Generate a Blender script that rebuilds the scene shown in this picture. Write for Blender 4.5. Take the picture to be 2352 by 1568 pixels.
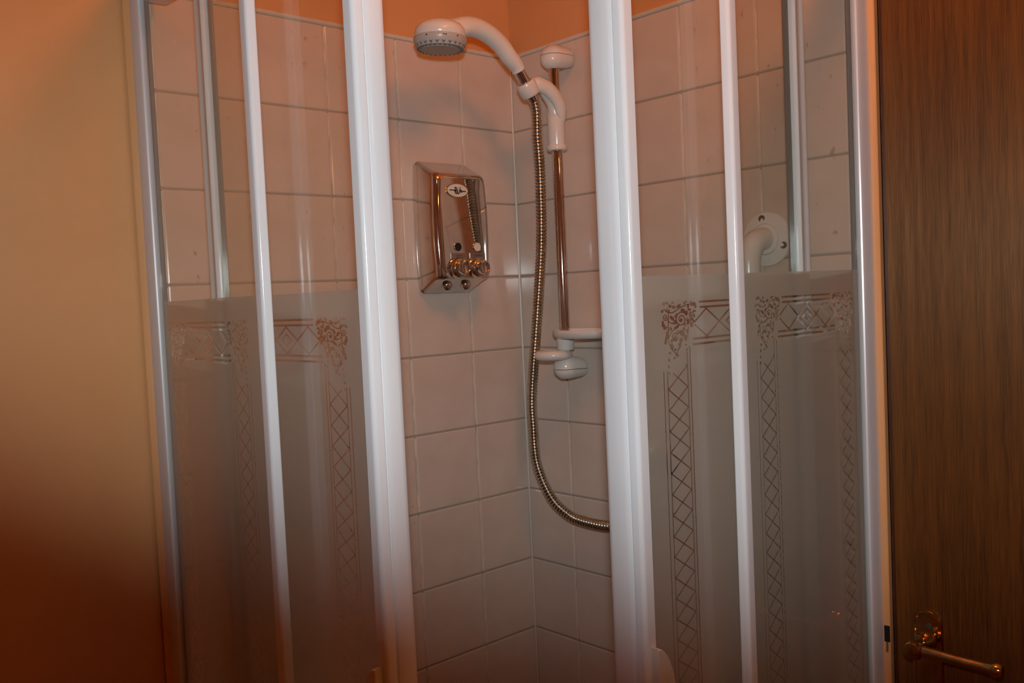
import bpy, bmesh, math, random
import numpy as np
from mathutils import Vector, Matrix

for _o in list(bpy.data.objects):
    bpy.data.objects.remove(_o)
scene = bpy.context.scene
COL = scene.collection

# ------------------------------------------------------------------ camera
Z0 = 2.0                                     # height of the top edge of the tiling
CAM = Vector((-1.2948, -1.3893, Z0 - 0.484))
FWD = Vector((0.6725, 0.7385, -0.0482)).normalized()
RGT = Vector((0.7371, -0.6743, -0.0458)); RGT = (RGT - FWD * RGT.dot(FWD)).normalized()
UPV = RGT.cross(FWD).normalized()
cam_data = bpy.data.cameras.new('camera')
cam_data.sensor_fit = 'HORIZONTAL'
cam_data.sensor_width = 36.0
cam_data.lens = 2104.44 / 2352.0 * 36.0
cam_data.clip_start = 0.02
cam = bpy.data.objects.new('camera', cam_data)
cam.matrix_world = Matrix(((RGT.x, UPV.x, -FWD.x, CAM.x), (RGT.y, UPV.y, -FWD.y, CAM.y), (RGT.z, UPV.z, -FWD.z, CAM.z), (0, 0, 0, 1)))
COL.objects.link(cam)
scene.camera = cam

# ------------------------------------------------------------------ world, light, exposure
world = bpy.data.worlds.new('world')
scene.world = world
world.use_nodes = True
world.node_tree.nodes['Background'].inputs[0].default_value = (0.9, 0.45, 0.18, 1)
world.node_tree.nodes['Background'].inputs[1].default_value = 0.0
FLASH_POWER, FLASH_COLOR = 29.0, (0.88, 1.0, 1.03)
LAMP_STRENGTH, LAMP_COLOR = 27.0, (1.0, 0.25, 0.03)
LAMP_POS = Vector((-0.52, -0.90, 2.315))         # ceiling globe just outside the enclosure's corner
BULB_POS = Vector((-0.85, -2.85, 2.14))          # bare bulb further back in the room
fl = bpy.data.lights.new('camera_flash', 'SPOT')
fl.energy = FLASH_POWER
fl.color = FLASH_COLOR
fl.shadow_soft_size = 0.02
fl.spot_size = math.radians(58.5)
fl.spot_blend = 0.8
flash = bpy.data.objects.new('camera_flash', fl)
flash.location = CAM + UPV * 0.095 + FWD * 0.0
_aim = (FWD + RGT * 0.22 + UPV * 0.05).normalized()
_ax = RGT - UPV * 0.05
_ax = (_ax - _aim * _ax.dot(_aim)).normalized()
_ay = (-_aim).cross(_ax)
_sx = 3.2                                     # the flash window is wider than tall
flash.matrix_world = Matrix(((_ax.x * _sx, _ay.x, -_aim.x, flash.location.x), (_ax.y * _sx, _ay.y, -_aim.y, flash.location.y), (_ax.z * _sx, _ay.z, -_aim.z, flash.location.z), (0, 0, 0, 1)))
COL.objects.link(flash)
scene.view_settings.view_transform = 'Standard'
scene.view_settings.look = 'None'
scene.view_settings.gamma = 1.0
scene.view_settings.use_curve_mapping = False
scene.view_settings.exposure = 0.0
try:
    scene.cycles.max_bounces = 5
    scene.cycles.diffuse_bounces = 3
    scene.cycles.glossy_bounces = 4
    scene.cycles.transmission_bounces = 4
    scene.cycles.transparent_max_bounces = 14
    scene.cycles.sample_clamp_indirect = 6.0
    scene.cycles.use_adaptive_sampling = True
    scene.cycles.adaptive_threshold = 0.06
    scene.cycles.use_light_tree = False
    scene.cycles.use_denoising = True
except Exception:
    pass

# ------------------------------------------------------------------ materials
MATS = {}
def principled(name, col, rough=0.4, metal=0.0, spec=0.5, coat=0.0, coat_rough=0.05):
    m = bpy.data.materials.new(name)
    m.use_nodes = True
    b = m.node_tree.nodes['Principled BSDF']
    b.inputs['Base Color'].default_value = (*col, 1)
    b.inputs['Roughness'].default_value = rough
    b.inputs['Metallic'].default_value = metal
    b.inputs['Specular IOR Level'].default_value = spec
    b.inputs['Coat Weight'].default_value = coat
    b.inputs['Coat Roughness'].default_value = coat_rough
    MATS[name] = m
    return m
def nd(m, kind, **kw):
    n = m.node_tree.nodes.new(kind)
    for k, v in kw.items():
        setattr(n, k, v)
    return n
def lk(m, a, b):
    m.node_tree.links.new(a, b)
def mottle(m, c1, c2, scale=8.0, stretch=(1, 1, 1), detail=4.0, lo=0.35, hi=0.65, bump=0.0, bump_scale=60.0, rough=None):
    """noise-mixed base colour (+ optional fine bump) on a principled material"""
    b = m.node_tree.nodes['Principled BSDF']
    tc = nd(m, 'ShaderNodeTexCoord'); mp = nd(m, 'ShaderNodeMapping')
    mp.inputs['Scale'].default_value = stretch
    lk(m, tc.outputs['Object'], mp.inputs['Vector'])
    nz = nd(m, 'ShaderNodeTexNoise'); nz.inputs['Scale'].default_value = scale; nz.inputs['Detail'].default_value = detail
    lk(m, mp.outputs['Vector'], nz.inputs['Vector'])
    cr = nd(m, 'ShaderNodeValToRGB')
    cr.color_ramp.elements[0].position = lo; cr.color_ramp.elements[0].color = (*c1, 1)
    cr.color_ramp.elements[1].position = hi; cr.color_ramp.elements[1].color = (*c2, 1)
    lk(m, nz.outputs['Fac'], cr.inputs['Fac'])
    lk(m, cr.outputs['Color'], b.inputs['Base Color'])
    if bump:
        n2 = nd(m, 'ShaderNodeTexNoise'); n2.inputs['Scale'].default_value = bump_scale; n2.inputs['Detail'].default_value = 5
        lk(m, mp.outputs['Vector'], n2.inputs['Vector'])
        bp = nd(m, 'ShaderNodeBump'); bp.inputs['Strength'].default_value = bump; bp.inputs['Distance'].default_value = 0.002
        lk(m, n2.outputs['Fac'], bp.inputs['Height'])
        lk(m, bp.outputs['Normal'], b.inputs['Normal'])
    return m

PAINT = mottle(principled('peach_paint', (0.7, 0.4, 0.2), 0.5, spec=0.35), (0.70, 0.342, 0.137), (0.76, 0.380, 0.162), 3.0, bump=0.12, bump_scale=90)
TILE = mottle(principled('cream_tile', (0.8, 0.73, 0.68), 0.10, spec=0.5), (0.66, 0.555, 0.475), (0.71, 0.60, 0.52), 14.0, bump=0.03, bump_scale=16)
TILE_STAINED = mottle(principled('stained_tile', (0.7, 0.6, 0.5), 0.14, spec=0.5), (0.66, 0.545, 0.45), (0.71, 0.59, 0.50), 14.0)
def _stains(m):
    b = m.node_tree.nodes['Principled BSDF']
    base = b.inputs['Base Color'].links[0].from_socket
    ge = nd(m, 'ShaderNodeNewGeometry'); mp = nd(m, 'ShaderNodeMapping'); mp.inputs['Scale'].default_value = (1, 1, 0.55)
    lk(m, ge.outputs['Position'], mp.inputs['Vector'])
    nz = nd(m, 'ShaderNodeTexNoise'); nz.inputs['Scale'].default_value = 75.0; nz.inputs['Detail'].default_value = 3.0
    lk(m, mp.outputs['Vector'], nz.inputs['Vector'])
    rp = nd(m, 'ShaderNodeMapRange'); rp.inputs['From Min'].default_value = 0.66; rp.inputs['From Max'].default_value = 0.74; rp.inputs['To Max'].default_value = 0.5
    lk(m, nz.outputs['Fac'], rp.inputs['Value'])
    mx = nd(m, 'ShaderNodeMix', data_type='RGBA'); lk(m, rp.outputs['Result'], mx.inputs[0]); lk(m, base, mx.inputs[6])
    mx.inputs[7].default_value = (0.26, 0.15, 0.08, 1)
    lk(m, mx.outputs[2], b.inputs['Base Color'])
_stains(TILE_STAINED)
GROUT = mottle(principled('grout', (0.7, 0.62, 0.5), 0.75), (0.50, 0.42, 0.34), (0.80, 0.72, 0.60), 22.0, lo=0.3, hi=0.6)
TRIMW = principled('tile_trim', (0.72, 0.63, 0.53), 0.35)
WHITE = mottle(principled('white_enamel', (0.84, 0.84, 0.86), 0.13, spec=0.5), (0.83, 0.83, 0.855), (0.86, 0.86, 0.88), 5.0)
PLASTIC = mottle(principled('white_plastic', (0.80, 0.77, 0.71), 0.22), (0.78, 0.745, 0.685), (0.83, 0.80, 0.745), 20.0)
GREYPL = principled('grey_plastic', (0.50, 0.49, 0.46), 0.3)
DARKGREY = principled('dark_grey_plastic', (0.13, 0.14, 0.15), 0.35)
ALU = principled('white_aluminium', (0.72, 0.71, 0.74), 0.32, metal=0.15)
SEAL = principled('grey_seal', (0.16, 0.155, 0.14), 0.4)
CHROME = mottle(principled('chrome', (0.72, 0.69, 0.66), 0.05, metal=1.0), (0.66, 0.63, 0.60), (0.74, 0.71, 0.68), 30.0)
STEEL = mottle(principled('hose_steel', (0.55, 0.54, 0.48), 0.20, metal=1.0), (0.46, 0.45, 0.37), (0.62, 0.61, 0.55), 40.0)
BRASS = mottle(principled('brass', (0.55, 0.36, 0.16), 0.10, metal=1.0), (0.50, 0.31, 0.13), (0.62, 0.43, 0.20), 30.0)
BLACK = principled('black', (0.008, 0.01, 0.012), 0.15)
INK = principled('ink', (0.03, 0.04, 0.045), 0.5)
BADGE = principled('badge_cream', (0.78, 0.72, 0.60), 0.3)
SCREW = principled('screw_steel', (0.16, 0.12, 0.09), 0.4, metal=0.7)
CEIL = mottle(principled('ceiling_paint', (0.8, 0.76, 0.68), 0.7), (0.78, 0.73, 0.65), (0.83, 0.79, 0.71), 4.0)
FLOORM = mottle(principled('floor_vinyl', (0.28, 0.18, 0.11), 0.4), (0.20, 0.12, 0.075), (0.33, 0.22, 0.14), 9.0)
TRAYM = principled('tray_acrylic', (0.80, 0.78, 0.74), 0.25)
BAREWOOD = principled('bare_wood', (0.22, 0.085, 0.025), 0.6)

# dark veneered door: stretched vertical grain under satin varnish
WOOD = principled('door_veneer', (0.1, 0.04, 0.015), 0.4, spec=0.5)
def _wood(m):
    b = m.node_tree.nodes['Principled BSDF']
    tc = nd(m, 'ShaderNodeTexCoord'); mp = nd(m, 'ShaderNodeMapping')
    mp.inputs['Scale'].default_value = (1.0, 26.0, 0.8)
    lk(m, tc.outputs['Object'], mp.inputs['Vector'])
    n1 = nd(m, 'ShaderNodeTexNoise'); n1.inputs['Scale'].default_value = 2.0; n1.inputs['Detail'].default_value = 6; n1.inputs['Roughness'].default_value = 0.6
    lk(m, mp.outputs['Vector'], n1.inputs['Vector'])
    mp2 = nd(m, 'ShaderNodeMapping'); mp2.inputs['Scale'].default_value = (1.0, 420.0, 9.0)
    lk(m, tc.outputs['Object'], mp2.inputs['Vector'])
    n2 = nd(m, 'ShaderNodeTexNoise'); n2.inputs['Scale'].default_value = 2.0; n2.inputs['Detail'].default_value = 4
    lk(m, mp2.outputs['Vector'], n2.inputs['Vector'])
    ml = nd(m, 'ShaderNodeMath', operation='MULTIPLY'); ml.inputs[1].default_value = 0.55
    lk(m, n1.outputs['Fac'], ml.inputs[0])
    mx = nd(m, 'ShaderNodeMath', operation='MULTIPLY_ADD'); mx.inputs[1].default_value = 0.45
    lk(m, n2.outputs['Fac'], mx.inputs[0]); lk(m, ml.outputs[0], mx.inputs[2])
    cr = nd(m, 'ShaderNodeValToRGB')
    cr.color_ramp.elements[0].position = 0.36; cr.color_ramp.elements[0].color = (0.040, 0.010, 0.002, 1)
    cr.color_ramp.elements[1].position = 0.64; cr.color_ramp.elements[1].color = (0.175, 0.060, 0.012, 1)
    lk(m, mx.outputs[0], cr.inputs['Fac']); lk(m, cr.outputs['Color'], b.inputs['Base Color'])
    # varnish over brushed grain: the gloss spreads across the grain
    rr = nd(m, 'ShaderNodeMapRange'); rr.inputs['From Min'].default_value = 0.35; rr.inputs['From Max'].default_value = 0.65
    rr.inputs['To Min'].default_value = 0.60; rr.inputs['To Max'].default_value = 0.40
    lk(m, mx.outputs[0], rr.inputs['Value']); lk(m, rr.outputs['Result'], b.inputs['Roughness'])
    b.inputs['Anisotropic'].default_value = 0.75
    b.inputs['Specular IOR Level'].default_value = 0.7
    b.inputs['Specular Tint'].default_value = (1.0, 0.70, 0.40, 1)
    tg = nd(m, 'ShaderNodeCombineXYZ'); tg.inputs[1].default_value = 1.0
    lk(m, tg.outputs[0], b.inputs['Tangent'])
    bp = nd(m, 'ShaderNodeBump'); bp.inputs['Strength'].default_value = 0.10; bp.inputs['Distance'].default_value = 0.001
    lk(m, mx.outputs[0], bp.inputs['Height']); lk(m, bp.outputs['Normal'], b.inputs['Normal'])
_wood(WOOD)

# grout: cream joints, the horizontal ones greyer: dirt plus lamp shadow painted into the colour
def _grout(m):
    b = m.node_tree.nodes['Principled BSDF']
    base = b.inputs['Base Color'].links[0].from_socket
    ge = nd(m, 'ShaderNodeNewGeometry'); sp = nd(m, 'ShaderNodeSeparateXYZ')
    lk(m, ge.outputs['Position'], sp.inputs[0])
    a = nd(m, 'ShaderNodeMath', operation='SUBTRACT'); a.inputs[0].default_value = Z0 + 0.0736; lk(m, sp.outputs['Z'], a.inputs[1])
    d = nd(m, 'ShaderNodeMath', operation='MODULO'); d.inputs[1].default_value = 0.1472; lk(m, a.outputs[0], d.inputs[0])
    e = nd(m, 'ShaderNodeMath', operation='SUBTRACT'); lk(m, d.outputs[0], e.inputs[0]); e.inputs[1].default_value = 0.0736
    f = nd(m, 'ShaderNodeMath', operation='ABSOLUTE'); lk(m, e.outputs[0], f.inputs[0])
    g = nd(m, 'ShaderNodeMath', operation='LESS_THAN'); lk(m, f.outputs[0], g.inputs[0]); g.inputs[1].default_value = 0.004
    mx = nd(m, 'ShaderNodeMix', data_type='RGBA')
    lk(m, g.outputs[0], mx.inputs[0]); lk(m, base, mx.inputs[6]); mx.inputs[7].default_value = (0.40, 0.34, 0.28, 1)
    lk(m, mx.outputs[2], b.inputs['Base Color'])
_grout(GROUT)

# clear glass: straight-through transmission with Schlick reflection; frosted: etched, diffusing
def _schlick(m, f0):
    ge = nd(m, 'ShaderNodeNewGeometry')
    dp = nd(m, 'ShaderNodeVectorMath', operation='DOT_PRODUCT')
    lk(m, ge.outputs['Incoming'], dp.inputs[0]); lk(m, ge.outputs['Normal'], dp.inputs[1])
    ab = nd(m, 'ShaderNodeMath', operation='ABSOLUTE'); lk(m, dp.outputs['Value'], ab.inputs[0])
    om = nd(m, 'ShaderNodeMath', operation='SUBTRACT'); om.inputs[0].default_value = 1.0; lk(m, ab.outputs[0], om.inputs[1])
    pw = nd(m, 'ShaderNodeMath', operation='POWER'); lk(m, om.outputs[0], pw.inputs[0]); pw.inputs[1].default_value = 5.0
    ma = nd(m, 'ShaderNodeMath', operation='MULTIPLY_ADD'); lk(m, pw.outputs[0], ma.inputs[0]); ma.inputs[1].default_value = 1 - f0; ma.inputs[2].default_value = f0
    return ma.outputs[0]
def glass_material(name, tint, rough=0.0):
    m = bpy.data.materials.new(name); m.use_nodes = True
    nt = m.node_tree; nt.nodes.clear()
    out = nd(m, 'ShaderNodeOutputMaterial'); mix = nd(m, 'ShaderNodeMixShader')
    tr = nd(m, 'ShaderNodeBsdfTransparent'); tr.inputs[0].default_value = (*tint, 1)
    gl = nd(m, 'ShaderNodeBsdfGlossy'); gl.inputs['Color'].default_value = (1, 1, 1, 1); gl.inputs['Roughness'].default_value = rough
    lk(m, _schlick(m, 0.035), mix.inputs[0]); lk(m, tr.outputs[0], mix.inputs[1]); lk(m, gl.outputs[0], mix.inputs[2])
    lk(m, mix.outputs[0], out.inputs['Surface'])
    MATS[name] = m
    return m
GLASS = glass_material('clear_glass', (0.955, 0.965, 0.955), 0.015)
GLASSEDGE = principled('glass_edge', (0.05, 0.085, 0.075), 0.1)
def frost_material(name):
    m = bpy.data.materials.new(name); m.use_nodes = True
    nt = m.node_tree; nt.nodes.clear()
    out = nd(m, 'ShaderNodeOutputMaterial')
    tc = nd(m, 'ShaderNodeTexCoord'); nz = nd(m, 'ShaderNodeTexNoise'); nz.inputs['Scale'].default_value = 3.0
    lk(m, tc.outputs['Object'], nz.inputs['Vector'])
    cr = nd(m, 'ShaderNodeValToRGB')
    cr.color_ramp.elements[0].color = (0.60, 0.585, 0.54, 1); cr.color_ramp.elements[1].color = (0.66, 0.645, 0.60, 1)
    lk(m, nz.outputs['Fac'], cr.inputs['Fac'])
    di = nd(m, 'ShaderNodeBsdfDiffuse'); tl = nd(m, 'ShaderNodeBsdfTranslucent')
    rf = nd(m, 'ShaderNodeBsdfRefraction'); rf.inputs['Roughness'].default_value = 0.42; rf.inputs['IOR'].default_value = 1.02; rf.inputs['Color'].default_value = (0.9, 0.9, 0.88, 1)
    di.inputs['Color'].default_value = (0.86, 0.81, 0.73, 1)
    lk(m, cr.outputs['Color'], tl.inputs['Color'])
    ad = nd(m, 'ShaderNodeMixShader'); ad.inputs[0].default_value = 0.5
    lk(m, tl.outputs[0], ad.inputs[1]); lk(m, rf.outputs[0], ad.inputs[2])
    m2 = nd(m, 'ShaderNodeMixShader'); m2.inputs[0].default_value = 0.62
    lk(m, di.outputs[0], m2.inputs[1]); lk(m, ad.outputs[0], m2.inputs[2])
    lk(m, m2.outputs[0], out.inputs['Surface'])
    MATS[name] = m
    return m
FROST = frost_material('frosted_glass')
def emission(name, col, strength):
    m = bpy.data.materials.new(name); m.use_nodes = True
    nt = m.node_tree; nt.nodes.clear()
    out = nd(m, 'ShaderNodeOutputMaterial'); em = nd(m, 'ShaderNodeEmission')
    em.inputs['Color'].default_value = (*col, 1); em.inputs['Strength'].default_value = strength
    lk(m, em.outputs[0], out.inputs['Surface'])
    return m
BULB = emission('bulb_glow', (1.0, 0.45, 0.12), LAMP_STRENGTH * 3.0)

# ------------------------------------------------------------------ mesh helpers (geometry in world coordinates)
WLOC = {}
def thing(name, loc, label, cat, group=None, kind=None):
    o = bpy.data.objects.new(name, None)
    o.empty_display_size = 0.05
    o.location = loc
    COL.objects.link(o)
    WLOC[o.name] = Vector(loc)
    o['label'] = label
    if cat: o['category'] = cat
    if group: o['group'] = group
    if kind: o['kind'] = kind
    return o
def finish(name, bm, mat, parent=None, smooth=None, recalc=True):
    """bmesh in world coordinates -> one linked mesh object (child of parent if given)"""
    if recalc:
        bmesh.ops.recalc_face_normals(bm, faces=bm.faces)
    off = WLOC[parent.name] if parent is not None else Vector((0, 0, 0))
    if off.length:
        bmesh.ops.translate(bm, verts=bm.verts, vec=-off)
    me = bpy.data.meshes.new(name)
    bm.to_mesh(me); bm.free()
    mats = mat if isinstance(mat, (list, tuple)) else [mat]
    for m in mats: me.materials.append(m)
    o = bpy.data.objects.new(name, me)
    COL.objects.link(o)
    if parent is not None: o.parent = parent
    WLOC[o.name] = off.copy()
    if smooth is not None:
        for p in me.polygons: p.use_smooth = True
        try:
            me.set_sharp_from_angle(angle=math.radians(smooth))
        except Exception:
            pass
    return o
def solo(name, bm, mat, label, cat, smooth=None, kind=None, group=None, base=None):
    o = finish(name, bm, mat, None, smooth)
    o['label'] = label
    if cat: o['category'] = cat
    if kind: o['kind'] = kind
    if group: o['group'] = group
    return o
def bm_box(bm, x0, x1, y0, y1, z0, z1, bevel=0.0, seg=2):
    r = bmesh.ops.create_cube(bm, size=1.0)
    vs = r['verts']
    for v in vs:
        v.co = Vector((x0 + (v.co.x + .5) * (x1 - x0), y0 + (v.co.y + .5) * (y1 - y0), z0 + (v.co.z + .5) * (z1 - z0)))
    if bevel:
        es = list({e for v in vs for e in v.link_edges})
        bmesh.ops.bevel(bm, geom=es, offset=bevel, segments=seg, profile=0.5, affect='EDGES')
def box(*a, **k):
    bm = bmesh.new(); bm_box(bm, *a, **k); return bm
def bm_prism(bm, poly, z0, z1):
    """vertical extrusion of a polygon of (x, y)"""
    lo = [bm.verts.new((x, y, z0)) for x, y in poly]
    hi = [bm.verts.new((x, y, z1)) for x, y in poly]
    n = len(poly)
    for i in range(n):
        bm.faces.new((lo[i], lo[(i + 1) % n], hi[(i + 1) % n], hi[i]))
    bm.faces.new(lo[::-1]); bm.faces.new(hi)
def prism(poly, z0, z1):
    bm = bmesh.new(); bm_prism(bm, poly, z0, z1); return bm
def frames(pts):
    """parallel-transport frames along a polyline"""
    T = []
    n = len(pts)
    for i in range(n):
        a = pts[max(i - 1, 0)]; b = pts[min(i + 1, n - 1)]
        T.append((b - a).normalized())
    ref = Vector((0, 0, 1)) if abs(T[0].z) < 0.9 else Vector((1, 0, 0))
    N = [(ref - T[0] * ref.dot(T[0])).normalized()]
    for i in range(1, n):
        v = N[-1] - T[i] * N[-1].dot(T[i])
        N.append(v.normalized())
    return T, N, [t.cross(k) for t, k in zip(T, N)]
def bm_tube(bm, pts, rad, sides=16, caps=True, squash=1.0):
    pts = [Vector(p) for p in pts]
    if not hasattr(rad, '__len__'): rad = [rad] * len(pts)
    T, N, B = frames(pts)
    rings = []
    for p, r, n, b in zip(pts, rad, N, B):
        rings.append([bm.verts.new(p + n * (r * math.cos(a)) + b * (r * squash * math.sin(a))) for a in (2 * math.pi * k / sides for k in range(sides))])
    for i in range(len(rings) - 1):
        for k in range(sides):
            bm.faces.new((rings[i][k], rings[i][(k + 1) % sides], rings[i + 1][(k + 1) % sides], rings[i + 1][k]))
    if caps:
        bm.faces.new(rings[0][::-1]); bm.faces.new(rings[-1])
def tube(*a, **k):
    bm = bmesh.new(); bm_tube(bm, *a, **k); return bm
def bm_lathe(bm, prof, origin, axis, sides=32):
    """profile of (radius, height) turned about an axis"""
    origin = Vector(origin); axis = Vector(axis).normalized()
    ref = Vector((0, 0, 1)) if abs(axis.z) < 0.9 else Vector((1, 0, 0))
    n = (ref - axis * ref.dot(axis)).normalized(); b = axis.cross(n)
    rings = []
    for r, h in prof:
        c = origin + axis * h
        if r < 1e-6:
            rings.append([bm.verts.new(c)])
        else:
            rings.append([bm.verts.new(c + n * (r * math.cos(a)) + b * (r * math.sin(a))) for a in (2 * math.pi * k / sides for k in range(sides))])
    for i in range(len(rings) - 1):
        A, Bq = rings[i], rings[i + 1]
        for k in range(sides):
            k2 = (k + 1) % sides
            if len(A) == 1 and len(Bq) == 1: continue
            if len(A) == 1: bm.faces.new((A[0], Bq[k], Bq[k2]))
            elif len(Bq) == 1: bm.faces.new((A[k], A[k2], Bq[0]))
            else: bm.faces.new((A[k], A[k2], Bq[k2], Bq[k]))
    if len(rings[0]) > 1: bm.faces.new(rings[0][::-1])
    if len(rings[-1]) > 1: bm.faces.new(rings[-1])
def lathe(*a, **k):
    bm = bmesh.new(); bm_lathe(bm, *a, **k); return bm
def spline(ctrl, n=12):
    """Catmull-Rom through control points"""
    P = [Vector(c) for c in ctrl]
    P = [P[0] * 2 - P[1]] + P + [P[-1] * 2 - P[-2]]
    out = []
    for i in range(1, len(P) - 2):
        a, b, c, d = P[i - 1], P[i], P[i + 1], P[i + 2]
        for k in range(n):
            t = k / n
            out.append(0.5 * ((2 * b) + (c - a) * t + (2 * a - 5 * b + 4 * c - d) * t * t + (3 * b - a - 3 * c + d) * t ** 3))
    out.append(P[-2].copy())
    return out
def resample(pts, step):
    out = [pts[0].copy()]; acc = 0.0
    for a, b in zip(pts, pts[1:]):
        L = (b - a).length
        if L == 0: continue
        d = step - acc
        while d <= L:
            out.append(a.lerp(b, d / L)); d += step
        acc = (acc + L) % step if L < step - acc else (L - (d - step))
    return out
def Zf(z): return Z0 + z

# ------------------------------------------------------------------ room shell
XW, YW, HC = -2.35, -3.7, 2.42               # room reaches to these planes
PL = 0.007                                   # plaster lies this far behind the tile faces
DY0, DY1, DZ = -0.7695, -1.545, 2.03          # door opening in the right wall
def structure(name, bm, mat, label):
    o = finish(name, bm, mat, None)
    o['kind'] = 'structure'; o['label'] = label
    return o
bm = box(XW, 0.25, YW, 0.25, -0.12, 0.0)
structure('floor', bm, FLOORM, 'brown vinyl floor of the shower room')
bm = box(XW, 0.25, YW, 0.25, HC, HC + 0.1)
structure('ceiling', bm, CEIL, 'off-white painted ceiling above the shower')
bm = box(XW, PL + 0.12, PL, PL + 0.12, 0, HC)
wall_left = structure('wall_left', bm, PAINT, 'peach painted wall on the left with cream tiles inside the shower')
bm = bmesh.new()
bm_box(bm, PL, PL + 0.12, DY0, PL, 0, HC)
bm_box(bm, PL, PL + 0.12, DY1, DY0, DZ, HC)
bm_box(bm, PL, PL + 0.12, YW, DY1, 0, HC)
wall_right = structure('wall_right', bm, PAINT, 'peach painted wall on the right with cream tiles and a wooden door')
structure('wall_back', box(XW - 0.12, PL + 0.12, YW - 0.12, YW, 0, HC), PAINT, 'peach painted wall behind the camera')
structure('wall_side', box(XW - 0.12, XW, YW, PL + 0.12, 0, HC), PAINT, 'peach painted wall far to the left')

# ------------------------------------------------------------------ tiles (each its own piece)
T, TH, GAP = 0.15, 0.1472, 0.0022
random.seed(7)
TMESH = {}
def tile_mesh(w, h, mat):
    key = (round(w, 4), round(h, 4), mat.name)
    if key in TMESH: return TMESH[key]
    w2, h2 = w / 2 - GAP / 2, h / 2 - GAP / 2
    rings = [(0.0, PL - 0.0005), (0.0, 0.0022), (0.0009, 0.0007), (0.0028, 0.0)]   # (inset, depth behind the face plane)
    vs, fs = [], []
    for ins, d in rings:
        for sx, sz in ((-1, -1), (1, -1), (1, 1), (-1, 1)):
            vs.append((sx * (w2 - ins), d, sz * (h2 - ins)))
    for r in range(3):
        for k in range(4):
            fs.append((r * 4 + k, r * 4 + (k + 1) % 4, (r + 1) * 4 + (k + 1) % 4, (r + 1) * 4 + k))
    fs.append((12, 13, 14, 15))
    me = bpy.data.meshes.new('tile'); me.from_pydata(vs, [], fs); me.materials.append(mat)
    bmx = bmesh.new(); bmx.from_mesh(me); bmesh.ops.recalc_face_normals(bmx, faces=bmx.faces)
    for f in bmx.faces:
        pass
    bmx.to_mesh(me); bmx.free()
    # make sure the big face looks towards -y
    if me.polygons[len(me.polygons) - 1].normal.y > 0: me.flip_normals()
    TMESH[key] = me
    return me
def lay_tiles(wall, first, right):
    edges = [0.0, first] + [first + T * k for k in range(1, 5)] + [first + T * 4 + (0.022 if right else 0.030)]
    ztop = Z0
    row = 0
    while ztop > 0.145:
        zbot = max(ztop - TH, 0.142)
        for a, b in zip(edges, edges[1:]):
            me = tile_mesh(b - a, ztop - zbot, TILE_STAINED if a > (0.40 if right else 0.28) else TILE)
            o = bpy.data.objects.new('tile', me); COL.objects.link(o); o.parent = wall
            c = (a + b) / 2
            jx, jz = random.uniform(-.0022, .0022), random.uniform(-.0022, .0022)
            if right:
                o.location = (0, -c, (ztop + zbot) / 2); o.rotation_euler = (jx, 0, -math.pi / 2 + jz)
            else:
                o.location = (-c, 0, (ztop + zbot) / 2); o.rotation_euler = (jx, 0, jz)
        ztop = zbot; row += 1
        if ztop <= 0.1425: break
lay_tiles(wall_left, 0.1355, False)
lay_tiles(wall_right, 0.1246, True)
# grout beds just behind the tile faces
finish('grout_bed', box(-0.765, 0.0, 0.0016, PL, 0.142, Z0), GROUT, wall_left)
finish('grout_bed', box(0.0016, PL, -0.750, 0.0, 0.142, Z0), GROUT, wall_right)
# pale bead along the top edge of the tiling, and the sealed inner corner
bm = bmesh.new(); bm_tube(bm, [(-0.765, 0.001, Z0 + .003), (0.0, 0.001, Z0 + .003)], 0.0045, 10)
o = structure('trim_1', bm, TRIMW, 'pale bead along the top of the left tiles')
bm = bmesh.new(); bm_tube(bm, [(0.001, -0.754, Z0 + .003), (0.001, 0.0, Z0 + .003)], 0.0045, 10)
o = structure('trim_2', bm, TRIMW, 'pale bead along the top of the right tiles')
bm = bmesh.new(); bm_prism(bm, [(0.001, 0.001), (-0.0022, 0.0004), (-0.0008, -0.0008), (0.0004, -0.0022)], 0.142, Z0)
o = structure('trim_3', bm, TRIMW, 'sealant line in the inner corner of the tiled walls')

# ------------------------------------------------------------------ shower tray
tray = thing('shower_tray', (-0.38, -0.38, 0.0), 'white square shower tray under the glass enclosure', 'shower tray')
bm = bmesh.new()
TS = 0.785
bm_box(bm, -TS, -0.001, -TS, -0.001, 0.0, 0.07)
bm_box(bm, -TS, -TS + .07, -TS, -0.001, 0.07, 0.14)
bm_box(bm, -0.07, -0.001, -TS, -0.001, 0.07, 0.14)
bm_box(bm, -TS + .07, -0.07, -TS, -TS + .07, 0.07, 0.14)
bm_box(bm, -TS + .07, -0.07, -0.07, -0.001, 0.07, 0.14)
finish('basin', bm, TRAYM, tray)
finish('drain_cover', lathe([(0.0, 0.0), (0.04, 0.0), (0.045, 0.004), (0.0, 0.006)], (-0.25, -0.25, 0.0702), (0, 0, 1), 24), CHROME, tray)

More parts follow.
